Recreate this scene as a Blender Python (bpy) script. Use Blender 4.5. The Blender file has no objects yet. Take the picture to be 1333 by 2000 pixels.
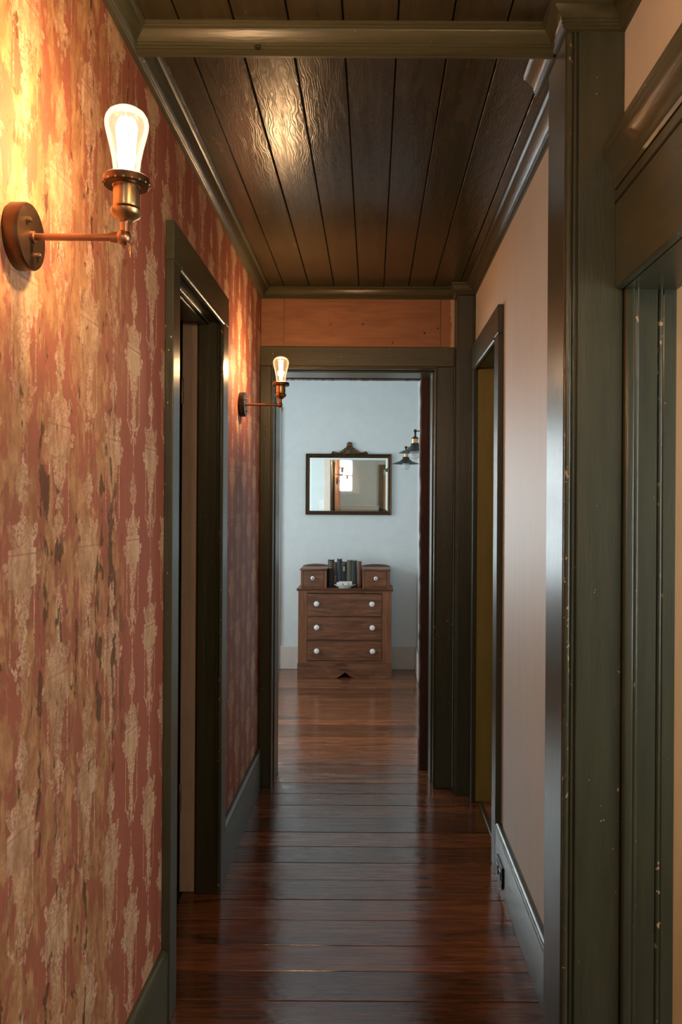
import bpy, bmesh, math, random
from mathutils import Vector, Matrix, Euler
R = math.radians
rnd = random.Random(7)
S = bpy.context.scene
COL = S.collection

# ------------------------------------------------------------------ camera
F, VX, VY, CAMZ, ROLL = 1555.0, 727.0, 992.0, 1.42, 0.006
cam = bpy.data.cameras.new('camera'); camo = bpy.data.objects.new('camera', cam); COL.objects.link(camo)
cam.sensor_fit = 'VERTICAL'; cam.sensor_height = 36.0; cam.lens = 36.0 * F / 2000.0
cam.shift_x = -(VX - 666.5) / 2000.0; cam.shift_y = -(1000.0 - VY) / 2000.0
cam.clip_start = 0.02
camo.matrix_world = Matrix.Translation((0, 0, CAMZ)) @ Matrix.Rotation(R(90), 4, 'X') @ Matrix.Rotation(ROLL, 4, 'Z')
S.camera = camo

# ------------------------------------------------------------------ world, daylight, exposure
W = bpy.data.worlds.new('world'); S.world = W; W.use_nodes = True
W.node_tree.nodes['Background'].inputs[0].default_value = (0.72, 0.88, 1.0, 1)
W.node_tree.nodes['Background'].inputs[1].default_value = 2.2
def area(name, loc, rot, sx, sy, power, color):
    l = bpy.data.lights.new(name, 'AREA'); l.shape = 'RECTANGLE'; l.size = sx; l.size_y = sy; l.energy = power; l.color = color
    o = bpy.data.objects.new(name, l); COL.objects.link(o); o.location = loc; o.rotation_euler = rot
    return o
DAY = (0.90, 0.97, 1.0)
area('daylight_far_room_window', (-2.62, 5.55, 1.45), (0, R(-90), 0), 1.3, 1.5, 38, DAY)     # outside the far room's side window
area('daylight_far_wall_window', (-1.46, 7.30, 1.45), (R(-90), 0, 0), 1.0, 1.4, 54, DAY)      # outside the window in the far wall, left of the dresser
area('daylight_rear_window', (-0.78, -2.42, 2.1), (R(90), 0, 0), 0.8, 0.7, 14, DAY)          # outside the window behind the camera
area('fill_near_room_window', (2.05, .75, 1.45), (0, R(90), 0), 1.3, 1.3, 20, (1.0, .94, .86))   # fill light outside the added window beyond the nearest right doorway
area('fill_rear_side_window', (2.05, -1.35, 1.5), (0, R(90), 0), 1.2, 1.0, 14, DAY)      # fill light outside the added side window behind the camera
SCONCE_NEAR, SCONCE_FAR, SCONCE_FILL, WARM = 35.0, 12.0, 46.0, (1.0, 0.64, 0.36)  # one of the powers is for an unseen sconce added as fill
S.view_settings.view_transform = 'Standard'; S.view_settings.look = 'None'
S.view_settings.exposure = 0.22; S.view_settings.gamma = 1.0; S.view_settings.use_curve_mapping = False

# ------------------------------------------------------------------ node helpers
class NT:
    def __init__(s, name, rough=0.5, metal=0.0, spec=0.5):
        s.m = bpy.data.materials.new(name); s.m.use_nodes = True; s.t = s.m.node_tree
        s.b = s.t.nodes['Principled BSDF']; s.set('Roughness', rough); s.set('Metallic', metal); s.set('Specular IOR Level', spec)
    def set(s, k, v):
        if isinstance(v, (int, float)): s.b.inputs[k].default_value = v
        elif isinstance(v, tuple): s.b.inputs[k].default_value = (*v, 1) if len(v) == 3 else v
        else: s.t.links.new(v, s.b.inputs[k])
    def n(s, t): return s.t.nodes.new(t)
    def lk(s, a, sock):
        if isinstance(a, bpy.types.NodeSocket): s.t.links.new(a, sock)
        elif isinstance(a, tuple): sock.default_value = (*a, 1) if len(a) == 3 and len(sock.default_value) == 4 else a
        else: sock.default_value = a
    def M(s, op, a, b=None, c=None, clamp=False):
        n = s.n('ShaderNodeMath'); n.operation = op; n.use_clamp = clamp
        for i, v in enumerate((a, b, c)):
            if v is not None: s.lk(v, n.inputs[i])
        return n.outputs[0]
    def obj(s, scale=(1, 1, 1), rand=False):
        tc = s.n('ShaderNodeTexCoord'); mp = s.n('ShaderNodeMapping'); s.t.links.new(tc.outputs['Object'], mp.inputs[0])
        mp.inputs['Scale'].default_value = scale
        if rand:
            oi = s.n('ShaderNodeObjectInfo'); cb = s.n('ShaderNodeCombineXYZ')
            v = s.M('MULTIPLY', oi.outputs['Random'], 37.0)
            for k in range(3): s.lk(v, cb.inputs[k])
            s.t.links.new(cb.outputs[0], mp.inputs['Location'])
        return mp.outputs[0]
    def rand(s): return s.n('ShaderNodeObjectInfo').outputs['Random']
    def noise(s, vec, scale, detail=3, rough=0.55, dist=0.0):
        n = s.n('ShaderNodeTexNoise'); s.lk(vec, n.inputs['Vector']); n.inputs['Scale'].default_value = scale
        n.inputs['Detail'].default_value = detail; n.inputs['Roughness'].default_value = rough; n.inputs['Distortion'].default_value = dist
        return n.outputs['Fac']
    def ramp(s, fac, stops, interp='LINEAR'):
        n = s.n('ShaderNodeValToRGB'); s.lk(fac, n.inputs[0]); n.color_ramp.interpolation = interp
        e = n.color_ramp.elements
        while len(e) < len(stops): e.new(0.5)
        for el, (p, c) in zip(e, stops):
            el.position = p; el.color = (c, c, c, 1) if isinstance(c, (int, float)) else (*c, 1)
        return n.outputs[0]
    def mix(s, f, a, b, mode='MIX'):
        n = s.n('ShaderNodeMix'); n.data_type = 'RGBA'; n.blend_type = mode
        s.lk(f, n.inputs[0]); s.lk(a, n.inputs[6]); s.lk(b, n.inputs[7]); return n.outputs[2]
    def step(s, v, lo, hi):
        n = s.n('ShaderNodeMapRange'); n.interpolation_type = 'SMOOTHSTEP'; s.lk(v, n.inputs[0]); s.lk(lo, n.inputs[1]); s.lk(hi, n.inputs[2]); return n.outputs[0]
    def bump(s, h, strength, dist=0.01):
        n = s.n('ShaderNodeBump'); n.inputs['Strength'].default_value = strength; n.inputs['Distance'].default_value = dist
        s.lk(h, n.inputs['Height']); s.t.links.new(n.outputs[0], s.b.inputs['Normal'])

def paint(name, base, vary, rough, stretch, chips=None, chip_at=0.70, bump=0.13, bscale=6, coat=0.0):
    m = NT(name, rough)
    v = m.obj(stretch); nz = m.noise(v, bscale, 4, 0.6)
    c = m.mix(m.ramp(nz, [(0.3, 0.0), (0.7, 1.0)]), base, vary)
    if chips:
        cz = m.noise(m.obj((1, 1, .6)), 95, 2, .5); big = m.noise(m.obj((1, 1, .5)), 9, 2, .5)
        f = m.M('MULTIPLY', m.step(cz, chip_at, chip_at + .015), m.step(big, .48, .58))
        c = m.mix(f, c, chips)
    m.set('Base Color', c); m.bump(m.noise(v, bscale * 5, 3, .6), bump, .004)
    if coat: m.set('Coat Weight', coat); m.set('Coat Roughness', .12)
    return m.m

MAT = {}
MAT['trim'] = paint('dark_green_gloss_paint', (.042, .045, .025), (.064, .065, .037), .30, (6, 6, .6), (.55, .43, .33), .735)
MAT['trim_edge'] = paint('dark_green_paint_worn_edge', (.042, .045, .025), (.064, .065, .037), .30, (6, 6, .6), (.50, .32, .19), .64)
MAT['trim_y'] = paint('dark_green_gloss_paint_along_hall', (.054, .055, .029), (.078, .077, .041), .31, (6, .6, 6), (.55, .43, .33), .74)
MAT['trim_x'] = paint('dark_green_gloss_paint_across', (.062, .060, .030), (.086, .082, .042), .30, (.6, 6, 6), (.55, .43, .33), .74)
MAT['beige'] = paint('aged_cream_jamb_paint', (.74, .60, .50), (.62, .49, .40), .45, (4, 4, 1))
MAT['olive'] = paint('mustard_olive_paint', (.36, .28, .065), (.28, .22, .05), .35, (6, 6, .6))
MAT['pale'] = paint('pale_peach_wall_paint', (.69, .635, .55), (.73, .675, .59), .5, (3, 3, .5), bump=.08)
MAT['white'] = paint('cool_white_wall_paint', (.62, .65, .65), (.66, .69, .69), .6, (2, 2, 2), bump=.06)
MAT['cream'] = paint('cream_trim_paint', (.56, .50, .44), (.62, .56, .49), .45, (3, 3, 3), bump=.06)
MAT['sage'] = paint('grey_green_wall_paint', (.66, .70, .65), (.70, .74, .69), .6, (2, 2, 2), bump=.06)
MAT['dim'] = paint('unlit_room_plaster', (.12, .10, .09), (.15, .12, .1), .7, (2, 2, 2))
MAT['tanwood'] = paint('tan_wood_boards', (.55, .30, .13), (.46, .24, .10), .5, (5, 5, .5))
MAT['black'] = paint('black_enamel', (.010, .011, .011), (.016, .016, .017), .45, (3, 3, 3), bump=.03)
MAT['plastic'] = paint('black_plastic', (.012, .012, .012), (.016, .016, .016), .25, (3, 3, 3), bump=.02)
MAT['porcelain'] = paint('white_porcelain', (.78, .78, .75), (.72, .72, .70), .15, (5, 5, 5), bump=.02)
MAT['paper'] = paint('old_page_edges', (.45, .38, .27), (.36, .29, .2), .8, (60, 60, 1))
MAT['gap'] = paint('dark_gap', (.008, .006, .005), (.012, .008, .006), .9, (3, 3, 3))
MAT['gold'] = paint('faded_gilt_lettering', (.40, .32, .16), (.3, .24, .12), .5, (30, 30, 30))

def ceiling_mat():
    m = NT('dark_painted_ceiling_boards', .24)
    v = m.obj((7, .8, 1), True); nz = m.noise(v, 5, 4, .6)
    c = m.mix(m.ramp(nz, [(.3, 0.), (.7, 1.)]), (.040, .034, .017), (.064, .052, .027))
    w = m.n('ShaderNodeTexWave'); w.bands_direction = 'X'; m.lk(m.obj((1, .22, 1), True), w.inputs['Vector'])
    w.inputs['Scale'].default_value = 34; w.inputs['Distortion'].default_value = 20; w.inputs['Detail'].default_value = 1.5; w.inputs['Detail Scale'].default_value = 1.1
    h = m.M('ADD', m.M('MULTIPLY', w.outputs['Fac'], .22), m.noise(m.obj((1, .5, 1), True), 40, 3, .6))
    m.set('Base Color', c); m.bump(h, .16, .004)
    m.set('Roughness', m.M('MULTIPLY_ADD', nz, .12, .19))
    return m.m
MAT['ceil'] = ceiling_mat()

def floor_mat(name, tint=(1, 1, 1), rough=.13):
    m = NT(name, rough)
    g = m.noise(m.obj((.9, 14, 1), True), 6, 5, .62, .4)
    g2 = m.noise(m.obj((.5, 3, 1), True), 3.2, 3, .6, .8)
    c = m.ramp(g, [(.28, (.060, .019, .008)), (.5, (.17, .056, .022)), (.72, (.27, .100, .038))])
    c = m.mix(m.M('MULTIPLY', m.step(g2, .52, .72), .75), c, (.032, .014, .008))
    k = m.n('ShaderNodeTexVoronoi'); m.lk(m.obj((1.6, 6, 1), True), k.inputs['Vector']); k.inputs['Scale'].default_value = 1.6
    c = m.mix(m.M('SUBTRACT', 1.0, m.step(k.outputs['Distance'], .045, .10)), c, (.008, .005, .004))
    val = m.M('MULTIPLY_ADD', m.rand(), .75, .62)
    cb = m.n('ShaderNodeCombineXYZ')
    for i in range(3): m.lk(m.M('MULTIPLY', val, tint[i]), cb.inputs[i])
    c = m.mix(1.0, c, cb.outputs[0], 'MULTIPLY')
    m.set('Base Color', c); m.set('IOR', 1.85)
    wear = m.noise(m.obj((1.2, 3, 1), True), 5, 4, .65)
    m.set('Roughness', m.M('MULTIPLY_ADD', m.step(wear, .4, .75), .16, rough - .03))
    h = m.M('ADD', m.M('MULTIPLY', g, .45), m.noise(m.obj((1, 1.4, 1), True), 9, 3, .55))
    m.bump(h, .16, .010)
    return m.m
MAT['floor'] = floor_mat('varnished_red_brown_planks')
MAT['floor_side'] = floor_mat('orange_pine_floor', (2.6, 3.0, 3.0), .35)

def wood(name, dark, mid, light, stretch, rough=.35, knots=True):
    m = NT(name, rough)
    g = m.noise(m.obj(stretch, True), 5, 5, .62, .6)
    c = m.ramp(g, [(.27, dark), (.5, mid), (.75, light)])
    if knots:
        g2 = m.noise(m.obj(tuple(.35 * a + .6 for a in stretch), True), 4.5, 3, .6, 1.0)
        c = m.mix(m.M('MULTIPLY', m.step(g2, .58, .74), .7), c, tuple(.45 * a for a in dark))
    m.set('Base Color', c); m.bump(g, .12, .004)
    return m.m
MAT['wood_x'] = wood('dresser_wood_across', (.062, .022, .010), (.14, .052, .023), (.24, .098, .045), (1, 8, 9))
MAT['wood_z'] = wood('dresser_wood_upright', (.10, .034, .013), (.18, .062, .024), (.25, .095, .038), (9, 9, .9))
MAT['raw'] = wood('raw_dark_red_timber', (.016, .004, .003), (.045, .010, .006), (.085, .022, .013), (16, 16, 1.2), .6)
MAT['rawedge'] = wood('split_brown_timber_edge', (.05, .022, .013), (.11, .05, .03), (.20, .11, .075), (16, 16, 2), .7)
MAT['frieze'] = wood('peach_stained_board', (.24, .105, .048), (.31, .142, .066), (.37, .178, .086), (1.0, 6, 7), .5, False)

def frieze_peeled():
    m = NT('peach_board_with_peeled_paint', .5)
    g = m.noise(m.obj((2, 2, 2)), 7, 4, .6)
    tc = m.n('ShaderNodeTexCoord'); sp = m.n('ShaderNodeSeparateXYZ'); m.lk(tc.outputs['Object'], sp.inputs[0])
    x = m.M('ADD', sp.outputs[0], m.M('MULTIPLY', m.M('SUBTRACT', g, .5), .055))
    f = m.step(x, .020, .022)
    m.set('Base Color', m.mix(f, (.36, .16, .07), (.62, .40, .25))); m.bump(m.M('ADD', f, g), .2, .004)
    return m.m
MAT['peeled'] = frieze_peeled()

def metal(name, col, rough, var=.25):
    m = NT(name, rough, 1.0); nz = m.noise(m.obj((1, 1, 1)), 60, 4, .6)
    m.set('Base Color', m.mix(nz, col, tuple(c * (1 - var) for c in col))); m.set('Roughness', m.M('MULTIPLY_ADD', nz, .2, rough - .1))
    return m.m
MAT['brass'] = metal('antique_brass', (.62, .40, .20), .30)
MAT['copper'] = metal('aged_copper_tube', (.60, .33, .19), .34)
MAT['bronze'] = metal('dark_bronze', (.17, .10, .055), .42)
MAT['darkcap'] = metal('blackened_metal', (.06, .055, .05), .4)
MAT['hinge'] = metal('dull_hinge_steel', (.33, .26, .19), .45)
MAT['gilt'] = metal('tarnished_gilt_frame', (.12, .072, .04), .5, .6)
MAT['giltbead'] = metal('tarnished_gilt_beads', (.20, .135, .08), .5, .6)
def mirror_mat():
    m = NT('old_mirror_silver', .02, 1.0); m.set('Base Color', m.mix(m.noise(m.obj((1, 1, 1)), 5, 4, .6), (.86, .89, .87), (.80, .84, .82))); return m.m
MAT['mirror'] = mirror_mat()

def glass(name, tint, emit=None, es=0.0, frost=0.0):
    m = bpy.data.materials.new(name); m.use_nodes = True; t = m.node_tree; t.nodes.clear()
    out = t.nodes.new('ShaderNodeOutputMaterial'); tr = t.nodes.new('ShaderNodeBsdfTransparent'); tr.inputs[0].default_value = (*tint, 1)
    gl = t.nodes.new('ShaderNodeBsdfGlossy'); gl.inputs['Roughness'].default_value = .05
    fr = t.nodes.new('ShaderNodeFresnel'); fr.inputs[0].default_value = 1.25
    mx = t.nodes.new('ShaderNodeMixShader'); t.links.new(fr.outputs[0], mx.inputs[0]); t.links.new(tr.outputs[0], mx.inputs[1]); t.links.new(gl.outputs[0], mx.inputs[2])
    last = mx.outputs[0]
    if frost:
        d = t.nodes.new('ShaderNodeBsdfDiffuse'); d.inputs[0].default_value = (.85, .88, .88, 1); m2 = t.nodes.new('ShaderNodeMixShader'); m2.inputs[0].default_value = frost
        t.links.new(last, m2.inputs[1]); t.links.new(d.outputs[0], m2.inputs[2]); last = m2.outputs[0]
    if emit:
        e = t.nodes.new('ShaderNodeEmission'); e.inputs[0].default_value = (*emit, 1); e.inputs[1].default_value = es
        a = t.nodes.new('ShaderNodeAddShader'); t.links.new(last, a.inputs[0]); t.links.new(e.outputs[0], a.inputs[1]); last = a.outputs[0]
    t.links.new(last, out.inputs[0]); return m
MAT['pane'] = glass('window_glass', (.96, .98, .98))
MAT['globe'] = glass('frosted_bulb_glass', (.95, .97, .97), frost=.45)
MAT['bulb_hot'] = glass('glowing_amber_bulb_glass', (1, .93, .80), (1.0, .74, .46), .42)
MAT['bulb_warm'] = glass('glowing_amber_bulb_glass_soft', (1, .90, .74), (1.0, .62, .30), .26)
def emis(name, c, s):
    m = bpy.data.materials.new(name); m.use_nodes = True; t = m.node_tree; t.nodes.clear()
    o = t.nodes.new('ShaderNodeOutputMaterial'); e = t.nodes.new('ShaderNodeEmission'); e.inputs[0].default_value = (*c, 1); e.inputs[1].default_value = s
    t.links.new(e.outputs[0], o.inputs[0]); return m
MAT['fil_hot'] = emis('white_hot_filament', (1, .90, .74), 5.0)
MAT['fil_warm'] = emis('glowing_filament', (1, .80, .52), 2.6)

def cloth(name, c1, c2):
    return paint(name, c1, c2, .6, (8, 8, 2), bump=.2, bscale=10)

def wallpaper():
    m = NT('worn_terracotta_urn_wallpaper', .62)
    tc = m.n('ShaderNodeTexCoord'); sp = m.n('ShaderNodeSeparateXYZ'); m.lk(tc.outputs['Object'], sp.inputs[0])
    Y, Z = sp.outputs[1], sp.outputs[2]
    M = m.M
    j1 = m.noise(tc.outputs['Object'], 70, 3, .6); j2 = m.noise(tc.outputs['Object'], 190, 2, .5)
    t = M('DIVIDE', M('SUBTRACT', Y, 1.680), .150)
    cfl = M('FLOOR', t); par = M('FLOORED_MODULO', cfl, 2.0)
    p = M('ABSOLUTE', M('MULTIPLY', M('SUBTRACT', M('SUBTRACT', t, cfl), .5), .150))
    q = M('SUBTRACT', M('FLOORED_MODULO', M('ADD', M('ADD', M('SUBTRACT', Z, 1.546), .25), M('MULTIPLY', par, .227)), .454), .25)
    qn = M('DIVIDE', M('ADD', q, .25), .454)
    def Q(v): return (v + .25) / .454
    prof = [(-.25, 0), (-.245, .002), (-.20, .003), (-.195, .010), (-.178, .006), (-.165, .016), (-.150, .022), (-.140, .010), (-.125, .016), (-.110, .018), (-.098, .010), (-.085, .022),
            (-.055, .030), (-.034, .034), (-.032, .052), (.030, .052), (.032, .040), (.055, .046), (.070, .032), (.078, .012), (.090, .005), (.105, .007), (.112, .022), (.128, .020), (.140, .026), (.155, .016), (.178, .006), (.202, 0)]
    w = m.ramp(qn, [(Q(a), b / .06) for a, b in prof])
    wv = M('MULTIPLY', w, .06)
    soft = M('MULTIPLY', M('SUBTRACT', j1, .5), .040)
    isblock = M('MULTIPLY', M('GREATER_THAN', q, -.033), M('LESS_THAN', q, .031))
    soft = M('MULTIPLY', soft, M('SUBTRACT', 1.0, M('MULTIPLY', isblock, .75)))
    pj = M('ADD', p, soft)
    body = M('SUBTRACT', 1.0, m.step(M('SUBTRACT', pj, wv), -.002, .002))
    # hanging side cords, little drops and side sprigs
    inq = M('MULTIPLY', M('GREATER_THAN', q, -.155), M('LESS_THAN', q, -.03))
    cord = M('MULTIPLY', inq, M('LESS_THAN', M('ABSOLUTE', M('SUBTRACT', p, .045)), .0026))
    hook = M('MULTIPLY', M('MULTIPLY', M('GREATER_THAN', q, -.172), M('LESS_THAN', q, -.150)), M('LESS_THAN', M('ABSOLUTE', M('SUBTRACT', M('ADD', p, M('MULTIPLY', M('ADD', q, .15), -1.0)), .049)), .004))
    def dot(pc, qc, rp, rq):
        a = M('DIVIDE', M('SUBTRACT', p, pc), rp); b = M('DIVIDE', M('SUBTRACT', q, qc), rq)
        return M('LESS_THAN', M('ADD', M('MULTIPLY', a, a), M('MULTIPLY', b, b)), 1.0)
    extra = cord
    for d in (hook, dot(.024, -.172, .006, .012), dot(.016, -.196, .005, .010), dot(.036, .052, .016, .010), dot(.050, .066, .008, .010), dot(.064, .004, .010, .007), dot(.058, -.010, .010, .006)):
        extra = M('MAXIMUM', extra, d)
    extra = M('MULTIPLY', extra, m.step(j2, .36, .46))
    mot = M('MAXIMUM', body, extra)
    fine = m.step(m.noise(m.obj((1, 1, 1)), 130, 2, .5), .40, .62)
    # cracks of base colour inside the foliage
    inner = M('MULTIPLY', M('SUBTRACT', 1.0, isblock), M('SUBTRACT', 1.0, m.step(j2, .40, .50)))
    mot = M('MULTIPLY', mot, M('SUBTRACT', 1.0, M('MULTIPLY', inner, .75)))
    mot = M('MULTIPLY', mot, m.M('MULTIPLY_ADD', m.step(m.noise(m.obj((1, 2.2, .8)), 9, 4, .65), .34, .60), .5, .5))
    line = M('MULTIPLY', isblock, M('LESS_THAN', M('ABSOLUTE', M('SUBTRACT', q, .021)), .0018))
    frame = M('MULTIPLY', M('MULTIPLY', isblock, M('LESS_THAN', p, .032)), M('LESS_THAN', q, .012))
    grnd = m.mix(m.noise(m.obj((1, 1, .5)), 6, 3, .6), (.33, .090, .052), (.42, .135, .082))
    creamc = m.mix(fine, (.78, .55, .34), (.68, .45, .26))
    creamc = m.mix(M('MULTIPLY', frame, .35), creamc, (.56, .36, .17))
    creamc = m.mix(M('MULTIPLY', line, .6), creamc, (.36, .17, .09))
    # wear: bare backing paper showing through, more of it towards the near end of the hall
    wx = m.noise(m.obj((1, 3.2, 1.0)), 4.2, 5, .62, .5); wx2 = m.noise(m.obj((1, 3.4, 1.4)), 6.0, 5, .72, .4)
    edge = M('ADD', Y, M('MULTIPLY', M('SUBTRACT', wx, .5), .5))
    near = M('SUBTRACT', 1.0, m.step(edge, 1.72, 1.92))
    bare = M('MULTIPLY', m.step(wx2, M('SUBTRACT', .60, M('MULTIPLY', near, .150)), M('SUBTRACT', .68, M('MULTIPLY', near, .150))), near)
    tanc = m.mix(m.step(m.noise(m.obj((1, 2.4, 1.2)), 9, 5, .72, .3), .32, .68), (.36, .16, .065), (.64, .36, .165))
    base = m.mix(M('MULTIPLY', bare, .88), grnd, tanc)
    c = m.mix(M('MULTIPLY', mot, M('SUBTRACT', .92, M('MULTIPLY', bare, .30))), base, creamc)
    sm = m.step(m.noise(m.obj((1, 2.4, 1.3)), 14, 5, .74, .3), .36, .62)
    c = m.mix(M('MULTIPLY', M('MULTIPLY', M('SUBTRACT', 1.0, sm), near), .55), c, (.27, .115, .045))
    hz = m.noise(m.obj((1, 3.4, 1.9)), 8.5, 4, .62, .3); seam = m.noise(m.obj((1, 5, .35)), 3.1, 3, .55, .3)
    hole = M('MULTIPLY', m.step(M('ADD', hz, M('MULTIPLY', m.step(seam, .50, .66), .15)), .635, .69), near)
    c = m.mix(M('MULTIPLY', hole, .9), c, m.mix(m.noise(m.obj((1, 3, 3)), 14, 3, .6), (.055, .024, .008), (.17, .075, .026)))
    m.set('Base Color', c)
    m.bump(M('SUBTRACT', M('MULTIPLY', m.noise(m.obj((1, 1.5, .6)), 14, 4, .6), .6), M('ADD', M('MULTIPLY', bare, .35), hole)), .35, .006)
    return m.m
MAT['wallpaper'] = wallpaper()

# ------------------------------------------------------------------ mesh helpers
def origin(p):
    v = Vector((0, 0, 0))
    while p is not None: v += p.location; p = p.parent
    return v
def obj(name, bm, mat, parent=None, smooth=None, at=None):
    """link bm (world coordinates) as one mesh object; origin at `at`, or at the parent's"""
    po = origin(parent); o0 = Vector(at) if at is not None else po.copy()
    bmesh.ops.recalc_face_normals(bm, faces=bm.faces)
    bmesh.ops.translate(bm, verts=bm.verts, vec=-o0)
    me = bpy.data.meshes.new(name); bm.to_mesh(me); bm.free()
    for mm in (mat if isinstance(mat, (list, tuple)) else [mat]): me.materials.append(MAT[mm] if isinstance(mm, str) else mm)
    if smooth:
        for p in me.polygons: p.use_smooth = True
        me.set_sharp_from_angle(angle=R(smooth))
    o = bpy.data.objects.new(name, me); COL.objects.link(o)
    o.location = o0 - po
    if parent is not None: o.parent = parent
    return o
def tag(o, label, cat, group=None, kind=None):
    o['label'] = label; o['category'] = cat
    if group: o['group'] = group
    if kind: o['kind'] = kind
    return o
def thing(name, loc, label, cat, group=None, kind=None):
    o = bpy.data.objects.new(name, None); COL.objects.link(o); o.location = loc; o.empty_display_size = .1
    return tag(o, label, cat, group, kind)
def B(): return bmesh.new()
def box(bm, x0, x1, y0, y1, z0, z1, bev=0.0, seg=1):
    r = bmesh.ops.create_cube(bm, size=1.0); vs = r['verts']
    bmesh.ops.scale(bm, verts=vs, vec=(x1 - x0, y1 - y0, z1 - z0)); bmesh.ops.translate(bm, verts=vs, vec=((x0 + x1) / 2, (y0 + y1) / 2, (z0 + z1) / 2))
    if bev:
        es = list({e for v in vs for e in v.link_edges}); bmesh.ops.bevel(bm, geom=es, offset=bev, segments=seg, affect='EDGES', profile=.5)
    return bm
def bx(*a, **k): return box(B(), *a, **k)
def lathe(bm, prof, c, axis='Z', n=24, cap=True):
    """prof: list of (radius, height along axis)"""
    c = Vector(c); rings = []
    ax = {'Z': (Vector((1, 0, 0)), Vector((0, 1, 0)), Vector((0, 0, 1))), 'X': (Vector((0, 1, 0)), Vector((0, 0, 1)), Vector((1, 0, 0))), 'Y': (Vector((0, 0, 1)), Vector((1, 0, 0)), Vector((0, 1, 0)))}[axis]
    for r, h in prof:
        if r < 1e-6: rings.append([bm.verts.new(c + ax[2] * h)])
        else: rings.append([bm.verts.new(c + ax[0] * r * math.cos(2 * math.pi * i / n) + ax[1] * r * math.sin(2 * math.pi * i / n) + ax[2] * h) for i in range(n)])
    for a, b in zip(rings, rings[1:]):
        if len(a) == 1 and len(b) == 1: continue
        for i in range(n):
            j = (i + 1) % n
            if len(a) == 1: bm.faces.new((a[0], b[i], b[j]))
            elif len(b) == 1: bm.faces.new((a[i], b[0], a[j]))
            else: bm.faces.new((a[i], b[i], b[j], a[j]))
    if cap:
        for rg in (rings[0], rings[-1]):
            if len(rg) > 2: bm.faces.new(rg)
    return bm
def tube(bm, pts, rad, n=10):
    pts = [Vector(p) for p in pts]; rad = rad if isinstance(rad, (list, tuple)) else [rad] * len(pts); rings = []
    for i, p in enumerate(pts):
        d = (pts[min(i + 1, len(pts) - 1)] - pts[max(i - 1, 0)]).normalized()
        up = Vector((0, 0, 1)) if abs(d.z) < .9 else Vector((0, 1, 0))
        a = d.cross(up).normalized(); b = a.cross(d)
        rings.append([bm.verts.new(p + rad[i] * (a * math.cos(2 * math.pi * k / n) + b * math.sin(2 * math.pi * k / n))) for k in range(n)])
    for r0, r1 in zip(rings, rings[1:]):
        for k in range(n): bm.faces.new((r0[k], r0[(k + 1) % n], r1[(k + 1) % n], r1[k]))
    bm.faces.new(rings[0]); bm.faces.new(rings[-1]); return bm
def ball(bm, c, rx, ry=None, rz=None, seg=10, rings=6):
    r = bmesh.ops.create_uvsphere(bm, u_segments=seg, v_segments=rings, radius=1.0); vs = r['verts']
    bmesh.ops.scale(bm, verts=vs, vec=(rx, ry or rx, rz or rx)); bmesh.ops.translate(bm, verts=vs, vec=c); return bm
def prism(bm, poly, f0, f1):
    """poly: 2D points; f0/f1 map (a,b) -> world point of the two ends"""
    a = [bm.verts.new(f0(*p)) for p in poly]; b = [bm.verts.new(f1(*p)) for p in poly]; n = len(poly)
    for i in range(n): bm.faces.new((a[i], a[(i + 1) % n], b[(i + 1) % n], b[i]))
    bm.faces.new(a); bm.faces.new(b[::-1]); return bm
# crown moulding: a = projection from the wall, b = drop below the ceiling
CROWN = [(0, 0), (.047, 0), (.047, .004), (.0430, .0065), (.0460, .0095), (.0425, .0125), (.0375, .014), (.0365, .017), (.018, .0345), (.0215, .0380), (.0170, .0412), (.0195, .0448), (.0145, .0475), (.0160, .052), (.011, .055), (0, .055)]
CEIL = 2.535
XL, XR, XN = -.572, .510, .556          # left wall, right wall of the far stretch, right wall of the near stretch
YP0, YP1 = 1.770, 1.955                 # the boxed post that narrows the hall
YF = 4.06                               # wall at the end of the hall

# ------------------------------------------------------------------ floor
fl = obj('floor', bx(-2.4, 1.9, -2.3, 7.1, -.10, -.022), 'gap', at=(0, 0, 0)); tag(fl, 'dark varnished wood floor of wide planks laid across the hall', 'floor', kind='structure')
lines = [2.293, 2.440, 2.583, 2.743, 2.886, 3.037, 3.186, 3.337, 3.485, 3.644, 3.800, 3.954, 4.108, 4.247, 4.395, 4.525, 4.668, 4.800]
y = 4.800
while y < 6.98: y += rnd.uniform(.128, .150); lines.append(y)
y = 2.293; pre = []
while y > -2.2: y -= rnd.uniform(.138, .155); pre.append(y)
lines = pre[::-1] + lines; lines[-1] = 7.10
for y0, y1 in zip(lines, lines[1:]):
    xa, xb = (-2.35, 1.85) if y1 < -.05 else ((-.69, .535) if y1 < 4.05 else (-2.35, .45))
    if y1 < 1.75 and y1 > -.05: xb = .66
    dz = rnd.uniform(-.0012, 0)
    b = bx(xa, xb, y0 + .0016, y1 - .0016, -.022, dz, bev=.0010)
    obj('plank', b, 'floor', fl, at=((xa + xb) / 2, (y0 + y1) / 2, 0))
side_floor = obj('floor', bx(.540, 1.9, 1.97, 4.6, -.03, .0005), 'floor_side'); tag(side_floor, 'orange pine floor seen through the open doorway beside the corner post', 'floor', kind='structure')
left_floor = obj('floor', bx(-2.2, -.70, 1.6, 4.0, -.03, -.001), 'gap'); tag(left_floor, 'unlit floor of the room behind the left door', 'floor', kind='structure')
b = B(); prism(b, [(.524, .0), (.527, .004), (.541, .004), (.544, .0)], lambda a, c: (a, 3.202, c), lambda a, c: (a, 3.854, c))
tag(obj('trim_1', b, 'trim_y'), 'dark threshold strip on the floor under the right-hand doorway', 'threshold', kind='structure')

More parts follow.
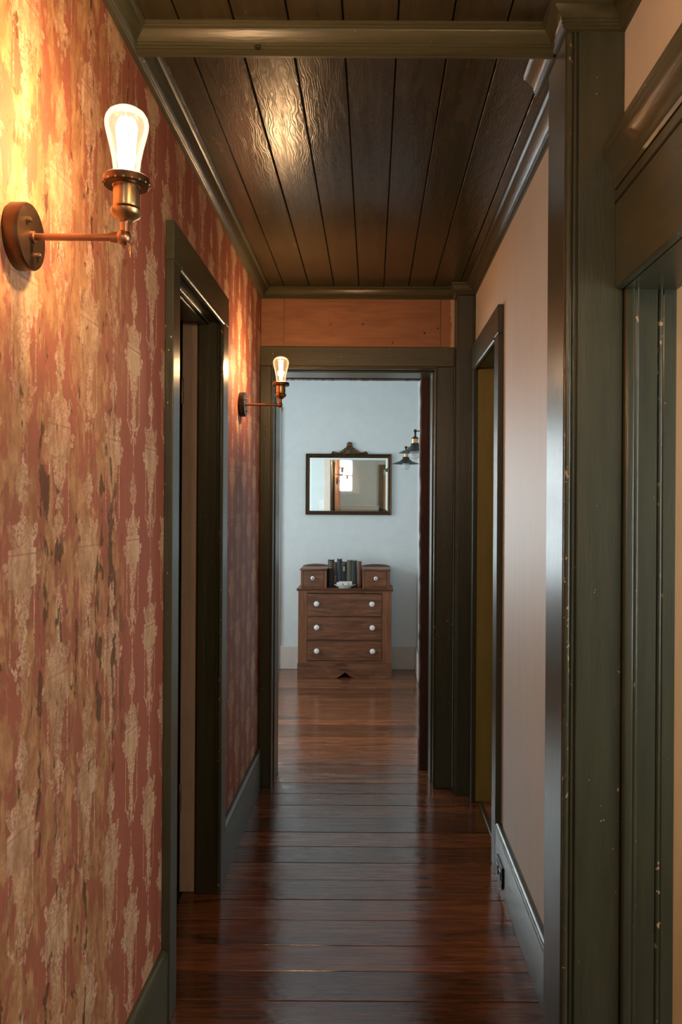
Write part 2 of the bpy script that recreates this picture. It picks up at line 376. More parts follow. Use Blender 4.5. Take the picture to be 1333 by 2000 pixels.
# ------------------------------------------------------------------ ceilings
ce = obj('ceiling', bx(-.70, .68, -.35, 4.06, CEIL + .016, CEIL + .06), 'gap', at=(0, 0, CEIL)); tag(ce, 'dark glossy ceiling of painted boards running along the hall', 'ceiling', kind='structure')
x = -.0724 - 5 * .1257
while x < .66:
    b = bx(x + .0016, x + .1257 - .0016, -.34, 4.055, CEIL + rnd.uniform(-.0005, .0012), CEIL + .018, bev=.0022)
    obj('board', b, 'ceil', ce, at=(x + .063, 1.9, CEIL)); x += .1257
tag(obj('ceiling', bx(-2.45, .47, 4.31, 7.15, 2.66, 2.72), 'white'), 'plain white ceiling of the far room', 'ceiling', kind='structure')
tag(obj('ceiling', bx(-2.45, 1.95, -2.35, -.35, 2.60, 2.66), 'white'), 'plain white ceiling of the room behind the camera', 'ceiling', kind='structure')

# ------------------------------------------------------------------ walls
b = B(); YD0, YD1, ZD = 2.26, 2.936, 2.10
box(b, -.70, XL, -.30, YD0 - .02, 0, CEIL + .016); box(b, -.70, XL, YD1 + .02, YF, 0, CEIL + .016); box(b, -.70, XL, YD0 - .02, YD1 + .02, ZD + .02, CEIL + .016)
tag(obj('wall_left', b, 'wallpaper', at=(0, 0, 0)), 'left hall wall in worn terracotta wallpaper with cream urn motifs', 'wall', kind='structure')
YE0, YE1 = 3.20, 3.856
b = B(); box(b, XR, .62, YP1 - .02, YE0 - .02, 0, CEIL + .016); box(b, XR, .62, YE1 + .02, YF, 0, CEIL + .016); box(b, XR, .62, YE0 - .02, YE1 + .02, ZD + .02, CEIL + .016)
tag(obj('wall_right', b, 'pale', at=(0, 0, 0)), 'pale peach plaster wall between the near post and the doorway', 'wall', kind='structure')
ZN, YJ = 1.913, 1.752
b = B(); box(b, XN, .675, -.30, YP1, ZN + .02, CEIL + .016); box(b, XN, .675, -.30, .75, 0, ZN + .02)
tag(obj('wall_right_near', b, 'pale', at=(0, 0, 0)), 'strip of pale wall above the nearest doorway on the right', 'wall', kind='structure')
b = B(); XJ0, XJ1, ZH = -.505, .322, 2.130
box(b, -.72, XJ0 - .02, YF, 4.31, 0, 2.66); box(b, XJ1 + .02, .62, YF, 4.31, 0, 2.66); box(b, XJ0 - .02, XJ1 + .02, YF, 4.31, ZH + .02, 2.66); box(b, -2.45, -.72, 4.20, 4.31, 0, 2.66)
tag(obj('wall_end', b, 'white', at=(0, 0, 0)), 'end wall of the hall holding the wide open doorway', 'wall', kind='structure')
b = B(); box(b, -2.45, -1.97, 7.01, 7.12, 0, 2.66); box(b, -.95, .47, 7.01, 7.12, 0, 2.66); box(b, -1.97, -.95, 7.01, 7.12, 0, .75); box(b, -1.97, -.95, 7.01, 7.12, 2.15, 2.66)
tag(obj('wall_far', b, 'white', at=(0, 7, 0)), 'cool white wall of the far room behind mirror and dresser', 'wall', kind='structure')
tag(obj('wall_far_right', bx(.397, .47, 4.31, 7.01, 0, 2.66), 'white'), 'white side wall of the far room carrying the two shaded lamps', 'wall', kind='structure')
b = B(); WY0, WY1, WZ0, WZ1 = 4.85, 6.25, .75, 2.15
box(b, -2.45, -2.37, 4.31, WY0, 0, 2.66); box(b, -2.45, -2.37, WY1, 7.01, 0, 2.66); box(b, -2.45, -2.37, WY0, WY1, 0, WZ0); box(b, -2.45, -2.37, WY0, WY1, WZ1, 2.66)
tag(obj('wall_far_left', b, 'white'), 'white wall of the far room with its window', 'wall', kind='structure')
# room behind the camera (seen in the mirror)
VX0, VX1, VZ0, VZ1 = -1.18, -.385, 1.74, 2.42
b = B(); box(b, -2.45, VX0, -2.35, -2.25, 0, 2.66); box(b, VX1, 1.95, -2.35, -2.25, 0, 2.66); box(b, VX0, VX1, -2.35, -2.25, 0, VZ0); box(b, VX0, VX1, -2.35, -2.25, VZ1, 2.66)
tag(obj('wall_back', b, 'sage'), 'grey-green wall with a bright window reflected in the mirror', 'wall', kind='structure')
b = B(); box(b, -2.45, -2.37, -2.25, -.30, 0, 2.66); box(b, 1.87, 1.95, -2.25, -1.85, 0, 2.66); box(b, 1.87, 1.95, -.85, -.30, 0, 2.66); box(b, 1.87, 1.95, -1.85, -.85, 0, .9); box(b, 1.87, 1.95, -1.85, -.85, 2.1, 2.66); box(b, -2.37, -.70, -.35, -.27, 0, 2.66); box(b, .675, 1.87, -.35, -.27, 0, 2.66)
tag(obj('wall_back_sides', b, 'sage'), 'grey-green side walls of the room behind the camera', 'wall', kind='structure')
# side rooms
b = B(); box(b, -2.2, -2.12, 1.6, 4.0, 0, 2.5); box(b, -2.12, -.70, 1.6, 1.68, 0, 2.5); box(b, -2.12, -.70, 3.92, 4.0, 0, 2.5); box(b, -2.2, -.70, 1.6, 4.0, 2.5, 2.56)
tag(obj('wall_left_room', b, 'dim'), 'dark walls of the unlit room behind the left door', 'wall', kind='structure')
b = B(); box(b, 1.82, 1.9, 1.88, 4.6, 0, 2.5); box(b, .62, 1.82, 4.52, 4.6, 0, 2.5); box(b, .62, 1.9, 1.88, 4.6, 2.5, 2.56)
tag(obj('wall_right_room', b, 'pale'), 'walls of the room beyond the right-hand doorway by the corner post', 'wall', kind='structure')
b = B()
wr = obj('wall_near_room', bx(.62, 1.9, 1.84, 1.88, 0, 2.5), 'tanwood', at=(.62, 1.84, 0)); tag(wr, 'tan wood plank wall just visible at the right edge', 'wall', kind='structure')
for k in range(8):
    obj('plank', bx(.676 + k * .15, .676 + k * .15 + .148, 1.823, 1.839, 0, 2.5, bev=.002), 'tanwood', wr, at=(.75 + k * .15, 1.83, 0))
b = B(); box(b, 1.87, 1.95, -.27, .10, 0, 2.5); box(b, 1.87, 1.95, 1.40, 1.84, 0, 2.5); box(b, 1.87, 1.95, .10, 1.40, 0, .8); box(b, 1.87, 1.95, .10, 1.40, 2.1, 2.5); box(b, .675, 1.95, -.27, 1.84, 2.5, 2.56)
tag(obj('wall_near_room_side', b, 'pale'), 'pale walls of the room through the nearest right doorway', 'wall', kind='structure')
tag(obj('floor', bx(.662, 1.87, -.27, 1.82, -.03, -.001), 'floor'), 'wood floor of the room through the nearest right doorway', 'floor', kind='structure')

# ------------------------------------------------------------------ windows (out of frame; they let the daylight in, some added only for fill)
def window(name, label, axis, a0, a1, z0, z1, d, inward):
    r = thing(name, (d, (a0 + a1) / 2, z0) if axis == 'X' else ((a0 + a1) / 2, d, z0), label, 'window', kind='structure')
    def bb(u0, u1, w0, w1, d0, d1):
        dd = sorted((d + d0 * inward, d + d1 * inward))
        return bx(dd[0], dd[1], u0, u1, w0, w1) if axis == 'X' else bx(u0, u1, dd[0], dd[1], w0, w1)
    cw = .13
    for u0, u1, w0, w1 in ((a0 - cw, a0, z0 - .05, z1 + cw), (a1, a1 + cw, z0 - .05, z1 + cw), (a0, a1, z1, z1 + cw), (a0, a1, z0 - .05, z0)):
        obj('casing', bb(u0, u1, w0, w1, .08 if axis == 'X' else .10, .10 if axis == 'X' else .12), 'porcelain', r)
    s = .035
    for u0, u1, w0, w1 in ((a0, a0 + s, z0, z1), (a1 - s, a1, z0, z1), (a0 + s, a1 - s, z0, z0 + s), (a0 + s, a1 - s, z1 - s, z1), (a0 + s, a1 - s, (z0 + z1) / 2 - .02, (z0 + z1) / 2 + .02)):
        obj('sash_rail', bb(u0, u1, w0, w1, .02, .05), 'porcelain', r)
    zm = (z0 + z1) / 2
    for w0, w1 in ((z0 + s, zm - .02), (zm + .02, z1 - s)): obj('pane', bb(a0 + s, a1 - s, w0, w1, .033, .037), 'pane', r)
window('window_1', 'white sash window on the far room\'s left wall', 'X', WY0, WY1, WZ0, WZ1, -2.45, 1)
window('added_window_3', 'added unseen window lighting the hall through the nearest right doorway', 'X', .10, 1.40, .8, 2.1, 1.95, -1)  # unseen window put in to light the left wall
window('window_4', 'window in the far wall hidden left of the doorway', 'Y', -1.97, -.95, .75, 2.15, 7.12, -1)
window('added_window_5', 'added unseen side window brightening the room behind the camera', 'X', -1.85, -.85, .9, 2.1, 1.95, -1)  # unseen window put in to brighten the mirrored room
window('window_2', 'white window whose bright panes show in the mirror', 'Y', VX0, VX1, VZ0, VZ1, -2.35, 1)

# ------------------------------------------------------------------ posts, crowns, beam
def post(name, label, x0, x1, y0, y1, z1, bead=True):
    r = thing(name, ((x0 + x1) / 2, (y0 + y1) / 2, 0), label, 'post', kind='structure')
    obj('core', bx(x0 + .003, x1, y0 + .006, y1, 0, z1, bev=.002), 'trim', r)
    if bead:
        obj('front_board', bx(x0 + .024, x1 - .0005, y0 - .004, y0 + .006, 0, z1 - .001, bev=.003, seg=2), 'trim', r)
        obj('side_board', bx(x0 - .002, x0 + .003, y0 + .016, y1 - .001, 0, z1, bev=.0015), 'trim', r)
        obj('corner_bead', lathe(B(), [(.0075, 0), (.0075, z1 - .001)], (x0 + .006, y0 + .007, 0), n=12), 'trim_edge', r, smooth=40)
        obj('bead_fillet', bx(x0 + .0145, x0 + .020, y0 - .001, y0 + .006, 0, z1 - .001, bev=.0015), 'trim', r)
    return r
post('trim_2', 'tall dark green boxed post with beaded corner at the narrowing', .430, XN - .0005, YP0, YP1, CEIL - .001)
p2 = post('trim_3', 'slim dark green corner post beside the end doorway', .415, XR - .001, 3.95, YF - .001, CEIL - .001, False)
obj('face_board', bx(.424, .497, 3.944, 3.956, 0, CEIL - .058, bev=.003), 'trim', p2)
obj('foot_block', bx(.420, .500, 3.940, 3.944, 0, .012, bev=.001), 'trim', p2)
def crown(name, label, mat, segs):
    r = thing(name, (0, 0, CEIL), label, 'moulding', kind='structure')
    for f0, f1 in segs: obj('crown_length', prism(B(), CROWN, f0, f1), mat, r, smooth=50)
    return r
cz = lambda b: CEIL - b
crown('trim_4', 'dark crown moulding along the left wall under the ceiling', 'trim_y', [(lambda a, b: (XL + a, -.3, cz(b)), lambda a, b: (XL + a, YF - a, cz(b)))])
crown('trim_5', 'dark crown moulding along the pale right wall', 'trim_y', [(lambda a, b: (XR - a, YP1 + .002, cz(b)), lambda a, b: (XR - a, 3.95 - a * 0 - .001, cz(b)))])
crown('trim_6', 'dark crown moulding above the peach frieze boards', 'trim_x', [(lambda a, b: (XL + a, YF - a, cz(b)), lambda a, b: (.415 - .0, YF - a, cz(b)))])
XP = .430
cp = crown('trim_7', 'crown moulding wrapping the head of the large post', 'trim_y', [
    (lambda a, b: (XP - a, YP0 - a, cz(b)), lambda a, b: (XP - a, 2.05, cz(b))),
    (lambda a, b: (XN - a, YP0 - a, cz(b)), lambda a, b: (XP - a, YP0 - a, cz(b)))])
cp2 = crown('trim_8', 'small crown block capping the slim corner post', 'trim_x', [
    (lambda a, b: (.415 - a * .6, 3.95 - a * .6, cz(b)), lambda a, b: (XR, 3.95 - a * .6, cz(b))),
    (lambda a, b: (.415 - a * .6, 3.95 - a * .6, cz(b)), lambda a, b: (.415 - a * .6, YF, cz(b)))])
crown('trim_9', 'crown moulding along the near right wall', 'trim_y', [(lambda a, b: (XN - a, -.3, cz(b)), lambda a, b: (XN - a, YP0 - a, cz(b)))])
YB = 1.868
bm_ = thing('trim_10', (0, YB, CEIL), 'gold-lit moulded beam crossing the ceiling with a small knot hole', 'beam', kind='structure')
obj('crown_length', prism(B(), CROWN, lambda a, b: (XL + .015, YB - a, cz(b)), lambda a, b: (XP - .006, YB - a, cz(b))), 'trim_x', bm_, smooth=50)
obj('backing', bx(XL + .015, XP - .006, YB, YB + .007, CEIL - .056, CEIL), 'trim_x', bm_)
hb = B(); lathe(hb, [(.0, 0), (.0085, .0), (.0075, .006), (0, .008)], (-.272, YB - .0185, CEIL - .044), axis='Y', n=12, cap=False)
h = obj('knot_hole', hb, 'gap', bm_); h['label'] = 'small dark round hole in the moulding'

# ------------------------------------------------------------------ baseboards
def baseboard(name, label, x, dirn, y0, y1, h, t=.020, mat='trim_y'):
    pr = [(0, 0), (t, 0), (t, h - .028), (t - .001, h - .024), (t + .001, h - .018), (t + .0005, h - .010), (t - .005, h - .003), (t - .012, h), (0, h)]
    o = obj(name, prism(B(), pr, lambda a, b: (x + dirn * a, y0, b), lambda a, b: (x + dirn * a, y1, b)), mat, smooth=50, at=(x, y0, 0))
    return tag(o, label, 'baseboard', kind='structure')
baseboard('baseboard_left', 'dark green baseboard under the wallpaper in the foreground', XL, 1, -.3, 2.182, .205)
baseboard('baseboard_left_far', 'dark green baseboard between left doorway and end doorway', XL, 1, 3.022, 4.035, .203)
baseboard('baseboard_right', 'grey-green baseboard under the pale right wall with black outlet', XR, -1, YP1 + .001, 3.098, .200, .022)
b = B(); box(b, -2.37, .395, 6.994, 7.01, 0, .20, bev=.002)
tag(obj('baseboard_far', b, 'cream', at=(-1, 7, 0)), 'cream baseboard behind the dresser', 'baseboard', kind='structure')
b = B(); box(b, .383, .397, 4.37, 6.99, 0, .20, bev=.002)
tag(obj('baseboard_far_right', b, 'cream', at=(.39, 5, 0)), 'cream baseboard along the far room\'s side wall', 'baseboard', kind='structure')
tag(obj('trim_11', bx(-.93, -.806, 6.984, 7.009, .0, 2.3, bev=.003), 'cream', at=(-.88, 7, 0)), 'cream upright board on the far wall left of the dresser', 'trim', kind='structure')

# ------------------------------------------------------------------ doors
def casing_bead(bm, pts, r=.008): return tube(bm, pts, r, 10)
# left doorway
d1 = thing('door_1', (XL, YD1, 0), 'dark green door frame standing open in the wallpapered wall', 'door', kind='structure')
T = .024
for y0, y1 in ((2.185, 2.262), (2.925, 3.020)):
    obj('casing', bx(XL, XL + T, y0, y1, 0, 2.10, bev=.0025, seg=2), 'trim', d1)
obj('casing', bx(XL, XL + T + .001, 2.185, 3.020, 2.10, 2.208, bev=.0025, seg=2), 'trim_y', d1)
obj('casing_bead', casing_bead(B(), [(XL + T - .006, 2.265, 2.098), (XL + T - .006, 2.925, 2.098)], .010), 'trim_y', d1, smooth=60)
obj('casing_bead', casing_bead(B(), [(XL + T - .008, 2.922, 0), (XL + T - .008, 2.922, 2.095)], .007), 'trim_edge', d1, smooth=60)
obj('jamb', bx(-.70, XL, YD0 - .02, YD0, 0, ZD), 'trim', d1)
obj('jamb', bx(-.648, XL, YD1, YD1 + .02, 0, ZD), 'trim', d1)
j = obj('jamb', bx(-.703, -.648, YD1 - .001, YD1 + .02, 0, ZD, bev=.002), 'beige', d1); j['label'] = 'cream-painted hinge side of the jamb'
obj('jamb', bx(-.70, XL, YD0 - .02, YD1 + .02, ZD, ZD + .02), 'trim_y', d1)
obj('stop', bx(-.640, -.612, YD1 - .014, YD1, 0, ZD - .001, bev=.002), 'trim', d1)
obj('stop', bx(-.640, -.612, YD0, YD1 - .014, ZD - .014, ZD, bev=.003), 'trim_y', d1)
obj('head_bead', casing_bead(B(), [(-.604, YD0, ZD - .002), (-.604, YD1, ZD - .002)], .006), 'trim_y', d1, smooth=60)
leaf = obj('leaf', bx(-1.36, -.712, 2.945, 2.980, .012, ZD - .02, bev=.003), 'trim', d1); leaf['label'] = 'dark door leaf swung back into the unlit room'
for z in (.30, 1.80):
    hg = obj('hinge', lathe(B(), [(.006, 0), (.006, .044), (.0045, .0445), (.0045, .046), (.006, .0465), (.006, .09), (.003, .096)], (-.702, YD1 - .005, z), n=10), 'hinge', d1, smooth=50)
    obj('hinge_leaf', bx(-.698, -.668, YD1 - .0025, YD1 - .0005, z, z + .09), 'beige', hg)
# right doorway beside the corner post
d2 = thing('door_2', (XR, YE0, 0), 'dark green door frame in the pale right wall beside corner post', 'door', kind='structure')
T2 = .022
obj('casing', bx(XR - T2, XR, 3.102, 3.202, 0, 2.105, bev=.003, seg=2), 'trim', d2)
obj('casing', bx(XR - T2, XR, 3.854, 3.938, 0, 2.105, bev=.003, seg=2), 'trim', d2)
obj('casing', bx(XR - T2 - .001, XR, 3.102, 3.938, 2.105, 2.218, bev=.003, seg=2), 'trim_y', d2)
obj('casing_bead', casing_bead(B(), [(XR - T2 + .008, 3.202, 2.103), (XR - T2 + .008, 3.854, 2.103)], .011), 'trim_y', d2, smooth=60)
obj('jamb', bx(XR, .625, YE0 - .02, YE0, 0, ZD), 'trim', d2)
obj('jamb', bx(XR - .004, .625, YE1, YE1 + .02, 0, ZD, bev=.002), 'olive', d2)['label'] = 'mustard-olive painted jamb'
obj('jamb', bx(XR, .625, YE0 - .02, YE1 + .02, ZD, ZD + .02), 'trim_y', d2)
obj('stop', bx(.594, .612, YE1 - .014, YE1, 0, ZD - .001, bev=.002), 'trim', d2)
# end doorway
d3 = thing('door_3', (-.09, YF, 0), 'wide dark green doorway framing the far room', 'door', kind='structure')
YC = 4.036
obj('casing', bx(XL + .001, -.514, YC, YF, 0, 2.137, bev=.003), 'trim', d3)
obj('casing', bx(.325, .412, YC, YF, 0, 2.137, bev=.003), 'trim', d3)
obj('casing', bx(XL + .001, .4145, YC - .002, YF, 2.137, 2.236, bev=.003), 'trim_x', d3)
obj('casing_bead', lathe(B(), [(.007, 0), (.007, 2.13)], (-.510, YC + .006, 0), n=12), 'trim', d3, smooth=50)
obj('casing_bead', lathe(B(), [(.007, 0), (.007, 2.13)], (.3215, YC + .006, 0), n=12), 'trim', d3, smooth=50)
obj('casing_bead', tube(B(), [(-.51, YC + .006, 2.133), (.3215, YC + .006, 2.133)], .007), 'trim_x', d3, smooth=50)
obj('jamb', bx(XJ0 - .02, XJ0, YC + .008, 4.308, 0, ZH), 'trim', d3)
obj('jamb', bx(XJ1, XJ1 + .02, YC + .008, 4.308, 0, ZH), 'trim', d3)
obj('jamb', bx(XJ0 - .02, XJ1 + .02, YC + .008, 4.308, ZH, ZH + .02), 'trim_x', d3)
obj('stop', bx(XJ0, XJ0 + .006, 4.12, 4.30, 0, ZH - .001, bev=.002), 'trim', d3)
obj('stop', bx(XJ1 - .014, XJ1, 4.12, 4.30, 0, ZH - .001, bev=.0035, seg=2), 'trim', d3)
obj('stop', bx(XJ0 + .006, XJ1 - .014, 4.12, 4.30, ZH - .010, ZH, bev=.0035, seg=2), 'trim_x', d3)
tag(obj('light_switch', bx(-.64, -.57, 4.310, 4.318, 1.40, 1.52, bev=.002), 'porcelain'), 'white switch plate by the doorway, seen only in the mirror', 'switch')
tag(obj('trim_12', bx(-.585, -.507, 4.3105, 4.332, 0, 2.117, bev=.003), 'beige'), 'cream casing on the far side of the end doorway, seen in the mirror', 'trim', kind='structure')
# nearest doorway on the right
d4 = thing('door_4', (XN, YJ, 0), 'green door frame with heavy moulded header at the right edge', 'door', kind='structure')
YT = YP0 - .0045
obj('casing', bx(XN + .001, .580, YT - .012, YT + .03, 0, ZN, bev=.006, seg=3), 'trim', d4, smooth=50)
obj('casing_bead', lathe(B(), [(.006, 0), (.006, ZN)], (.583, YT - .006, 0), n=12), 'trim_edge', d4, smooth=50)
obj('jamb', bx(.588, .632, YT, YT + .03, 0, ZN, bev=.002), 'trim', d4)
obj('stop', bx(.632, .645, YT + .012, YT + .05, 0, ZN, bev=.002), 'trim', d4)
obj('stop_bead', lathe(B(), [(.006, 0), (.006, ZN)], (.641, YT + .010, 0), n=12), 'trim_edge', d4, smooth=50)
obj('jamb', bx(.646, .676, YT + .004, YT + .054, 0, ZN, bev=.002), 'trim', d4)
obj('head_jamb', bx(XN, .675, .75, YT + .03, ZN - .004, ZN + .018), 'trim_y', d4)
obj('header', bx(XN - .020, XN, .70, YT - .001, ZN - .004, 2.128, bev=.003), 'trim_y', d4)
CAPP = [(0, 0), (.022, 0), (.026, .006), (.024, .012), (.026, .030), (.031, .045), (.039, .058), (.045, .066), (.046, .078), (.043, .082), (.046, .088), (.046, .100), (.036, .106), (0, .106)]
obj('header_cap', prism(B(), CAPP, lambda a, b: (XN - a, .68, 2.129 + b), lambda a, b: (XN - a, YT - .001, 2.129 + b)), 'trim_y', d4, smooth=40)
obj('header_fillet', bx(XN - .0215, XN - .019, .70, YT - .001, 2.096, 2.102), 'gap', d4)
obj('jamb', bx(XN, .675, .73, .75, 0, ZN), 'trim', d4)

# peach frieze boards over the end doorway
fz = thing('trim_13', (-.08, YF, 2.236), 'peach-stained plank frieze above the end doorway', 'panel', kind='structure')
for x0, x1, m in ((XL + .002, -.4535, 'frieze'), (-.4520, .3440, 'frieze'), (.3455, .4145, 'peeled')):
    obj('plank', bx(x0, x1, YF - .012, YF, 2.2365, CEIL - .050, bev=.0012), m, fz, at=(x0 + .03, YF, 2.236))
for i, (x_, z_, r_) in enumerate(((-.219, 2.350, .0035), (-.210, 2.357, .0025), (-.055, 2.352, .004), (-.047, 2.356, .003), (.262, 2.310, .005), (.330, 2.335, .004), (.10, 2.26, .004))):
    obj('nail_hole', lathe(B(), [(0, -.0006), (r_, -.0004), (r_, .002), (0, .003)], (x_, YF - .0122, z_), axis='Y', n=8, cap=False), 'gap', fz)

# rough timber left bare on the far side of the end doorway
def rough_timber(name, label, x0, x1, y0, y1, z0, z1, vertical=True):
    r = thing(name, ((x0 + x1) / 2, (y0 + y1) / 2, z0), label, 'timber', kind='structure')
    n = 60; b = B(); rings = []
    rr = random.Random(3)
    for i in range(n + 1):
        t = i / n; j = lambda s: rr.uniform(-s, s)
        if vertical:
            z = z0 + (z1 - z0) * t; e = x0 + j(.0025)
            rings.append([b.verts.new(p) for p in ((e + .007, y0, z), (x1, y0, z), (x1, y1, z), (e, y1, z), (e + j(.001), y0 + .006, z))])
        else:
            x = x0 + (x1 - x0) * t; e = z0 + j(.0015)
            rings.append([b.verts.new(p) for p in ((x, y0, e + .004), (x, y0, z1), (x, y1, z1), (x, y1, e), (x, y0 + .006, e))])
    for a, c in zip(rings, rings[1:]):
        for k in range(5): b.faces.new((a[k], a[(k + 1) % 5], c[(k + 1) % 5], c[k])).material_index = 1 if k in (3, 4) else 0
    b.faces.new(rings[0]); b.faces.new(rings[-1])
    obj('timber', b, ['raw', 'rawedge'], r); return r
rt = rough_timber('trim_14', 'bare dark red timber post with split edge inside the end doorway', .259, .345, 4.317, 4.37, 0, 2.30)
b = B(); prism(b, [(.262, 1.712), (.268, 1.722), (.292, 1.805), (.283, 1.775), (.272, 1.735)], lambda a, z: (a, 4.3162, z), lambda a, z: (a, 4.3175, z))
s_ = obj('splinter', b, 'rawedge', rt); s_['label'] = 'pale diagonal split in the timber'
b = B(); prism(b, [(.270, 1.375), (.276, 1.385), (.277, 1.41), (.272, 1.43), (.271, 1.40)], lambda a, z: (a, 4.3162, z), lambda a, z: (a, 4.3175, z)); obj('splinter', b, 'rawedge', rt)
rough_timber('trim_15', 'bare dark red timber lintel along the top of the end doorway', -.56, .259, 4.3335, 4.38, 2.1185, 2.30, False)

# ------------------------------------------------------------------ outlet
ot = thing('wall_outlet', (XR - .022, 2.955, .075), 'black electrical outlet set sideways in the right baseboard', 'outlet')
xo = XR - .0225
obj('cover_plate', bx(xo - .008, xo, 2.895, 3.020, .034, .112, bev=.002, seg=2), 'plastic', ot)
for y_ in (2.930, 2.985):
    rc = obj('receptacle', bx(xo - .0105, xo - .008, y_ - .017, y_ + .017, .058, .090, bev=.001), 'plastic', ot)
    for s in (-.006, .006): obj('slot', bx(xo - .0109, xo - .0104, y_ - .005, y_ + .005, .074 + s - .001, .074 + s + .001), 'gap', rc)

# ------------------------------------------------------------------ wall sconces with glowing bulbs
def sconce(y, z, label, hot, plate_mat, power, tubes, side=1):
    r = thing('wall_sconce', (XL, y, z), label, 'wall lamp', 'bare-bulb brass sconces in the hall')
    P = lambda a, dy, dz: (XL + a, y + dy, z + dz)
    pl = obj('backplate', lathe(B(), [(.051, .0005), (.0525, .003), (.0525, .023), (.0510, .0255), (0, .0255)], P(0, 0, 0), 'X', 40), plate_mat, r, smooth=40)
    for dy, dz in ((.0, .021), (.003, -.024)): obj('screw', lathe(B(), [(.0045, .0255), (.0045, .030), (.003, .0325), (0, .033)], P(0, dy + .018 * (1 if dz < 0 else -1), dz), 'X', 12), 'brass', pl, smooth=50)
    obj('arm', lathe(B(), [(.009, .0255), (.009, .030), (.0058, .031), (.0058, .150), (.0075, .151), (.0075, .158), (0, .158)], P(0, 0, 0), 'X', 18), tubes, r, smooth=40)
    k = obj('elbow', ball(B(), P(.172, 0, .0), .0125, .0115, .0125, 16, 10), tubes, r, smooth=60)
    b = B(); lathe(b, [(.0085, 0), (.0085, .014)], P(.156, 0, 0), 'X', 16); lathe(b, [(.0075, .004), (.0075, .030)], P(.174, 0, 0), 'Z', 16)
    obj('elbow_neck', b, tubes, k, smooth=50)
    b = B(); tube(b, [P(.176, 0, -.004), P(.182, -.002, -.014), P(.184, -.003, -.034)], [.004, .0035, .0008], 8); obj('thumbscrew', b, tubes, k, smooth=60)
    X = .176
    sk = obj('socket', lathe(B(), [(.0, .020), (.010, .020), (.0125, .024), (.020, .028), (.0235, .033), (.0245, .038), (.0225, .042), (.0195, .044), (.0205, .048), (.0205, .076), (.0225, .078), (.0225, .082), (0, .082)], P(X, 0, .004), 'Z', 28), 'brass', r, smooth=35)
    col = obj('collar', lathe(B(), [(.0, .078), (.034, .077), (.0362, .079), (.0362, .090), (.034, .092), (.024, .0925), (0, .0925)], P(X, 0, .004), 'Z', 36), 'bronze', r, smooth=35)
    b = B()
    for i in range(18):
        a = 2 * math.pi * i / 18; ball(b, P(X + .0362 * math.cos(a), .0362 * math.sin(a), .004 + .080), .0022, seg=6, rings=4)
    obj('collar_beads', b, 'brass', col, smooth=60)
    zb = .004 + .090
    prof = [(.0195, .0), (.0205, .012), (.0225, .030), (.0265, .050), (.0310, .068), (.0338, .080), (.0345, .088), (.0330, .096), (.0285, .104), (.020, .110), (.010, .1128), (0, .1135)]
    gb = obj('bulb', lathe(B(), prof, P(X, 0, zb), 'Z', 32, cap=False), 'bulb_hot' if hot else 'bulb_warm', r, smooth=80)
    b = B(); nst = 9; rf = .0125 if hot else .0075
    for i in range(nst):
        a = 2 * math.pi * i / nst
        c, s = math.cos(a), math.sin(a)
        pts = [P(X + rr * rf * c, rr * rf * s, zb + h) for rr, h in ((.65, .012), (.85, .035), (1.0, .060), (1.15, .080), (.8, .094))]
        tube(b, pts, .0034 if hot else .0020, 6)
    obj('filament', b, 'fil_hot' if hot else 'fil_warm', gb, smooth=60)
    l = bpy.data.lights.new('bulb_light', 'POINT'); l.energy = power; l.color = WARM; l.shadow_soft_size = .022
    lo = bpy.data.objects.new('bulb_light', l); COL.objects.link(lo); lo.parent = r; lo.location = (X, 0, zb + .06)
    if side < 0: r.location = (XN, y, z); r.rotation_euler = (0, 0, math.pi)
    return r
sconce(1.273, 1.850, 'large glaring bare-bulb brass sconce nearest the camera', True, 'bronze', SCONCE_NEAR, 'copper')
sconce(3.430, 1.862, 'smaller amber-glowing brass sconce by the end doorway', False, 'black', SCONCE_FAR, 'copper')

sconce(.30, 1.850, 'added fill sconce on the right wall beside the camera, out of view', True, 'bronze', SCONCE_FILL, 'copper', -1)  # invented lamp out of view, adds warm fill to the hall

# ------------------------------------------------------------------ far room: shaded lamps
def shaded_lamp(y, label, tilt):
    x, z = .397, 1.905
    r = thing('shaded_wall_lamp', (x, y, z), label, 'wall lamp', 'black shaded lamps on the far room side wall')
    P = lambda a, dz: (x - a, y, z + dz)
    obj('backplate', lathe(B(), [(.05, -.0005), (.05, -.02), (0, -.022)], (x, y, z), 'X', 24), 'black', r, smooth=40)
    obj('arm', tube(B(), [P(.020, 0), P(.118, 0)], .0055, 10), 'brass', r, smooth=50)
    hx = .128
    b = B(); ball(b, P(hx, 0), .011, seg=12, rings=8); tube(b, [P(hx, 0), P(hx, -.036)], .0065, 10); obj('elbow', b, 'darkcap', r, smooth=60)
    obj('cap', lathe(B(), [(0, -.034), (.008, -.034), (.021, -.044), (.023, -.050), (0, -.050)], P(hx, 0), 'Z', 20), 'darkcap', r, smooth=40)
    obj('socket', lathe(B(), [(0, -.050), (.0185, -.050), (.0185, -.078), (0, -.078)], P(hx, 0), 'Z', 20), 'brass', r, smooth=40)
    c = Vector(P(hx, -.10)); b = B()
    lathe(b, [(.020, .024), (.025, .022), (.028, .008), (.050, -.010), (.106, -.030), (.1065, -.0325), (.104, -.0325), (.050, -.0125), (.026, .004), (.020, .018)], c, 'Z', 40, cap=False)
    sh = obj('shade', b, 'black', r, smooth=40, at=c); sh.rotation_euler = (0, tilt, 0)
    obj('bulb', lathe(B(), [(.014, .006), (.017, -.006), (.026, -.022), (.0325, -.040), (.033, -.050), (.029, -.064), (.018, -.075), (0, -.079)], c, 'Z', 24, cap=False), 'globe', r, smooth=80)
shaded_lamp(5.00, 'nearer black flat-shaded brass lamp with white globe bulb', R(-4))
